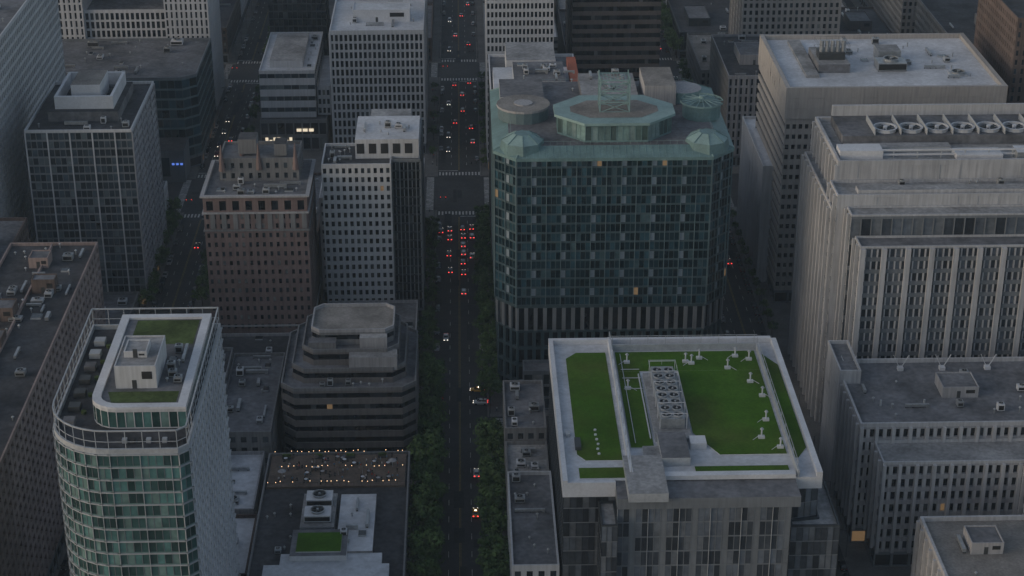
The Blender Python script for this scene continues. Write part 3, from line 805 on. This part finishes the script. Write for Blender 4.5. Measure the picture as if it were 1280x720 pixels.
# ------------------------------------------------------------ cars
tail=M("tail_light",(.4,.01,.01),.4,0,emit=(1,.06,.05),es=3.5)
tailo=M("tail_lens",(.25,.01,.01),.3,0)
head=M("head_light",(.8,.8,.75),.3,0,emit=(1,.9,.75),es=3)
tire=M("tyre",(.015,.015,.015),.9,0);cgl=G("car_glass",(.01,.012,.015),.08,.7)
plate=M("licence_plate",(.5,.5,.5),.5,0)
def car_mesh(nm,col,kind,lit=1):
    pm=M(nm+"_paint",col,.25,.04,2,.2,spec=.6);b=B(nm)
    suv=kind=='suv';h=.25 if suv else 0
    st=[(-2.3,.78,.4,.72+h),(-2.22,.88,.3,.92+h),(-1.6,.92,.25,.98+h),(-.5,.93,.22,.97+h),(.9,.93,.22,.95+h),(1.7,.9,.25,.86+h*.8),(2.2,.82,.3,.74+h*.6),(2.32,.7,.42,.6+h*.4)]
    rings=[]
    for y,w,z0,z1 in st: rings.append([(-w*.9,y,z0),(-w,y,z0+.18),(-w,y,z1-.18),(-w*.88,y,z1),(w*.88,y,z1),(w,y,z1-.18),(w,y,z0+.18),(w*.9,y,z0)])
    for a,c in zip(rings,rings[1:]):
        for i in range(8):
            j=(i+1)%8;b.face([a[i],c[i],c[j],a[j]],pm)
    b.face(rings[0],pm);b.face(rings[-1][::-1],pm)
    zb=.95+h;zt=(1.75 if suv else 1.42)
    lo=[(-.8,-2.05 if suv else -1.75,zb),(.8,-2.05 if suv else -1.75,zb),(.8,1.1,zb-.02),(-.8,1.1,zb-.02)]
    hi=[(-.63,-1.85 if suv else -1.05,zt),(.63,-1.85 if suv else -1.05,zt),(.63,.35,zt),(-.63,.35,zt)]
    for i in range(4):
        j=(i+1)%4;b.face([lo[i],lo[j],hi[j],hi[i]],cgl)
    b.face(hi,pm)
    t=[(x*.97,y,zt+.05) for x,y,z in hi];b.face([(x,y*.97,z) for x,y,z in t],pm)
    for i in range(4): b.beam(lo[i],hi[i],.06,pm)
    for s in (-1,1): b.beam((s*.8,-.3,zb),(s*.63,-.3,zt),.06,pm);b.box(s*1.0-.09,s*1.0+.09,.75,.9,.98+h,1.12+h,pm,bot=True)
    for x in (-.93,.73):
        for y in (-1.4,1.4):
            n=10
            A=[(x,y+.33*math.cos(q*.628),.33+.33*math.sin(q*.628)) for q in range(n)];C=[(p[0]+.2,p[1],p[2]) for p in A]
            for q in range(n): b.face([A[q],A[(q+1)%n],C[(q+1)%n],C[q]],tire)
            b.face(A,tire);b.face(C[::-1],dmet)
    for s in (-1,1):
        b.box(s*.62-.18,s*.62+.18,-2.36,-2.2,.66+h,.86+h,tail if lit else tailo,bot=True)
        b.box(s*.58-.16,s*.58+.16,2.22,2.36,.55+h*.5,.7+h*.5,head if lit else plate,bot=True)
    b.box(-.25,.25,-2.34,-2.28,.45,.58,plate)
    if kind=='taxi': b.box(-.3,.3,-.45,-.2,zt+.05,zt+.25,head if lit else plate)
    return b.mesh(nm)
cols=[(.02,.02,.022),(.4,.41,.42),(.2,.21,.22),(.55,.55,.55),(.04,.05,.07),(.2,.02,.02),(.08,.085,.09)]
CL=[car_mesh("car_%d"%i,c,'suv' if i%3==1 else 'sedan',1) for i,c in enumerate(cols)]
CP=[car_mesh("parked_%d"%i,c,'suv' if i%3==2 else 'sedan',0) for i,c in enumerate([(.02,.02,.022),(.15,.15,.16),(.06,.065,.07),(.35,.35,.36),(.03,.04,.05)])]
TX=car_mesh("taxi",(.6,.3,.02),'taxi',1);WH=car_mesh("whitecar",(.65,.65,.65),'suv',1)
zc=.02
for x,y in ((-3.6,653.5),(1.3,654),(4.8,655),(-3.6,645),(1.6,646.5),(4.9,646),(1.5,638),(-3.8,630),(1.6,630.5),(1.4,622),(-3.3,615),(1.6,613),(4.9,628),(-6.9,652)):
    obj("car",R.choice(CL+[WH,WH]),(x,y,zc),R.uniform(-.03,.03))
for x,y,r in ((-2,827,0),(5,830,0),(-4.5,757,3.14),(1.8,790,0),(6.,750,0),(-1.6,905,0),(-4.6,740,3.14),(5.4,768,0),(1.6,812,0),(5,890,0),(-4.6,880,3.14),(1.5,940,0),(-4.6,930,3.14),(5,960,0),(-4.6,800,3.14),(-1.6,775,0),(1.6,596,0),(-4.6,560,3.14),(4.9,470,0)):
    obj("car",R.choice(CL),(x,y,zc),r)
obj("taxi",TX,(5.7,522,zc),1.45);obj("taxi",TX,(4.4,448,zc),0);obj("car",WH,(6.6,513.5,zc),1.5)
y=345
while y<1000:
    if not inEW(y,12) and not 483<y<530:
        if R.random()<.35: obj("parked_car",R.choice(CP),(-7.6,y,zc),3.14)
        if R.random()<.35: obj("parked_car",R.choice(CP),(7.6,y,zc),0)
        for xx,rr in ((-107.3,3.14),(-94.8,0),(91.2,3.14),(103.8,0)):
            if R.random()<.6: obj("parked_car",R.choice(CP),(xx,y+R.uniform(-.5,.5),zc),rr)
    y+=6.1
for y,x,r in ((765,-103,3.14),(755,-99,0),(742,-99,0),(737,-103,3.14),(780,-103,3.14),(730,-99,0),(748,-103,3.14),(724,-103,3.14),(690,-103,3.14),(640,-99,0),(620,100,0),(880,100,0),(440,100,0)):
    obj("car",R.choice(CL),(x,y,zc),r)
# ------------------------------------------------------------ street furniture
b=B("lamp");b.cyl(0,0,0,8.5,.1,dmet,8,r1=.06);b.cyl(0,0,0,.8,.2,dmet,8,r1=.12);b.beam((0,0,8.4),(1.8,0,8.8),.07,dmet);b.box(1.5,2.4,-.16,.16,8.72,8.9,dmet,bot=True)
b.box(1.6,2.3,-.11,.11,8.68,8.715,plate,bot=True);LM=b.mesh("street_lamp")
b=B("sig");b.cyl(0,0,0,5.6,.09,dmet,8);b.beam((0,0,5.5),(4.5,0,5.8),.07,dmet)
for x in (2.2,4.3):
    b.box(x-.18,x+.18,-.15,.15,5.0,6.0,blk,bot=True)
    for k,m_ in enumerate((blk,blk,tail)): b.beam((x,-.16,5.2+k*.3),(x,-.22,5.2+k*.3),.14,m_,8)
SG=b.mesh("traffic_signal")
for y in list(range(345,668,26))+list(range(722,838,26))+list(range(868,985,26)):
    for x,r in ((-9.3,0),(9.3,math.pi),(-109,0),(-92.6,math.pi),(89.4,0),(105.6,math.pi)): obj("street_lamp",LM,(x,y,Z0),r)
for c,h in EW[2:4]:
    for x,hh in NS[2:5]:
        obj("traffic_signal",SG,(x+hh+.8,c+h+.8,Z0),math.pi);obj("traffic_signal",SG,(x-hh-.8,c-h-.8,Z0),0)
obj("traffic_signal",SG,(-9.6,507,Z0),0);obj("traffic_signal",SG,(9.6,507,Z0),math.pi)
# ------------------------------------------------------------ people
def person_mesh(k,top,leg,hair,seat=False):
    me=bpy.data.meshes.new("sk");
    v=[(0,0,.95),(0,0,1.2),(0,0,1.42),(0,0,1.53),(0,.01,1.66),(0,0,1.76),(.19,0,1.4),(.25,.03,1.13),(.24,.15,.92),(-.19,0,1.4),(-.25,.0,1.13),(-.23,.1,.9),(.1,0,.88),(.11,.03,.48),(.11,-.02,.06),(.11,.14,.04),(-.1,0,.88),(-.12,-.03,.48),(-.13,-.08,.06),(-.13,.08,.04)]
    e=[(0,1),(1,2),(2,3),(3,4),(4,5),(2,6),(6,7),(7,8),(2,9),(9,10),(10,11),(0,12),(12,13),(13,14),(14,15),(0,16),(16,17),(17,18),(18,19)]
    rad=[.15,.14,.15,.06,.1,.07,.06,.045,.035,.06,.045,.035,.1,.07,.05,.04,.1,.07,.05,.04]
    me.from_pydata(v,e,[]);o=bpy.data.objects.new("tmp",me);COL.objects.link(o)
    m=o.modifiers.new("s","SKIN")
    for i,q in enumerate(rad): me.skin_vertices[0].data[i].radius=(q,q*.8)
    me.skin_vertices[0].data[0].use_root=True
    o.modifiers.new("ss","SUBSURF").levels=1
    dg=bpy.context.evaluated_depsgraph_get();dg.update();nm=bpy.data.meshes.new_from_object(o.evaluated_get(dg));bpy.data.objects.remove(o)
    skin=M("skin_%d"%k,(.35,.2,.14),.6,0);T=M("shirt_%d"%k,top,.9,0);Lg=M("trousers_%d"%k,leg,.9,0);Hr=M("hair_%d"%k,hair,.8,0)
    nm.materials.clear()
    for q in (skin,T,Lg,Hr): nm.materials.append(q)
    for p in nm.polygons:
        z=p.center.z;x=abs(p.center.x)
        p.material_index=3 if (z>1.7 or (z>1.58 and p.center.y<-.02)) else 0 if z>1.48 or (x>.18 and z<1.0 and z>.8) else 1 if z>.93 else 2
    nm.name="person_%d"%k;return nm
PM=[person_mesh(0,(.5,.5,.5),(.03,.04,.08),(.03,.02,.015)),person_mesh(1,(.03,.03,.04),(.05,.05,.05),(.12,.07,.03)),person_mesh(2,(.3,.06,.05),(.04,.05,.1),(.02,.015,.01)),person_mesh(3,(.1,.2,.3),(.2,.17,.12),(.2,.13,.06))]
for k in range(45): obj("person",R.choice(PM),(R.uniform(-51,-17),R.uniform(438.5,453),16.6),R.uniform(0,6.28))
for k in range(70):
    s=R.choice((-1,1));y=R.uniform(380,830)
    if inEW(y,2) or 486<y<506: continue
    obj("person",R.choice(PM),(s*R.uniform(10.6,12.2),y,Z0),R.choice((0,3.14))+R.uniform(-.3,.3))
# ------------------------------------------------------------ haze
b=B("haze");b.box(-1500,1500,-600,2500,-1,330,soil,bot=True)
hm=bpy.data.materials.new("haze_air");hm.use_nodes=True;nt=hm.node_tree;nt.nodes.clear()
vo=nt.nodes.new("ShaderNodeVolumeScatter");vo.inputs["Density"].default_value=.00009;vo.inputs["Color"].default_value=(.66,.84,1,1);vo.inputs["Anisotropy"].default_value=.2
oo=nt.nodes.new("ShaderNodeOutputMaterial");nt.links.new(vo.outputs[0],oo.inputs["Volume"])
me=b.mesh("haze");me.materials.clear();me.materials.append(hm);COL.objects.link(bpy.data.objects.new("haze",me))
# ------------------------------------------------------------ light, sky, camera
w=bpy.data.worlds.new("World");SC.world=w;w.use_nodes=True;nt=w.node_tree
bg=nt.nodes["Background"];sky=nt.nodes.new("ShaderNodeTexSky");sky.sky_type='NISHITA';sky.sun_disc=False
sky.sun_elevation=math.radians(14);sky.sun_rotation=math.radians(250);sky.air_density=1.;sky.dust_density=2.
hs=nt.nodes.new("ShaderNodeHueSaturation");hs.inputs["Saturation"].default_value=.75
nt.links.new(sky.outputs[0],hs.inputs["Color"]);nt.links.new(hs.outputs[0],bg.inputs[0]);bg.inputs[1].default_value=.15
sd=bpy.data.lights.new("sun","SUN");sd.energy=.12;sd.angle=math.radians(30);sd.color=(1,.97,.94)
so_=bpy.data.objects.new("sun",sd);COL.objects.link(so_)
az=math.radians(250);el=math.radians(35)
dv=Vector((math.sin(az)*math.cos(el),math.cos(az)*math.cos(el),math.sin(el)))
so_.rotation_euler=dv.to_track_quat('Z','Y').to_euler()
cd=bpy.data.cameras.new("camera");cam=bpy.data.objects.new("camera",cd);COL.objects.link(cam)
cd.sensor_width=36;cd.lens=36*2300/1280;cd.clip_start=1;cd.clip_end=20000
cam.location=(2.5,0,280);cam.rotation_euler=(math.radians(65),0,math.radians(-1.57));SC.camera=cam
SC.view_settings.view_transform='Standard';SC.view_settings.look='None';SC.view_settings.exposure=0
print("faces",sum(len(m.polygons) for m in bpy.data.meshes))
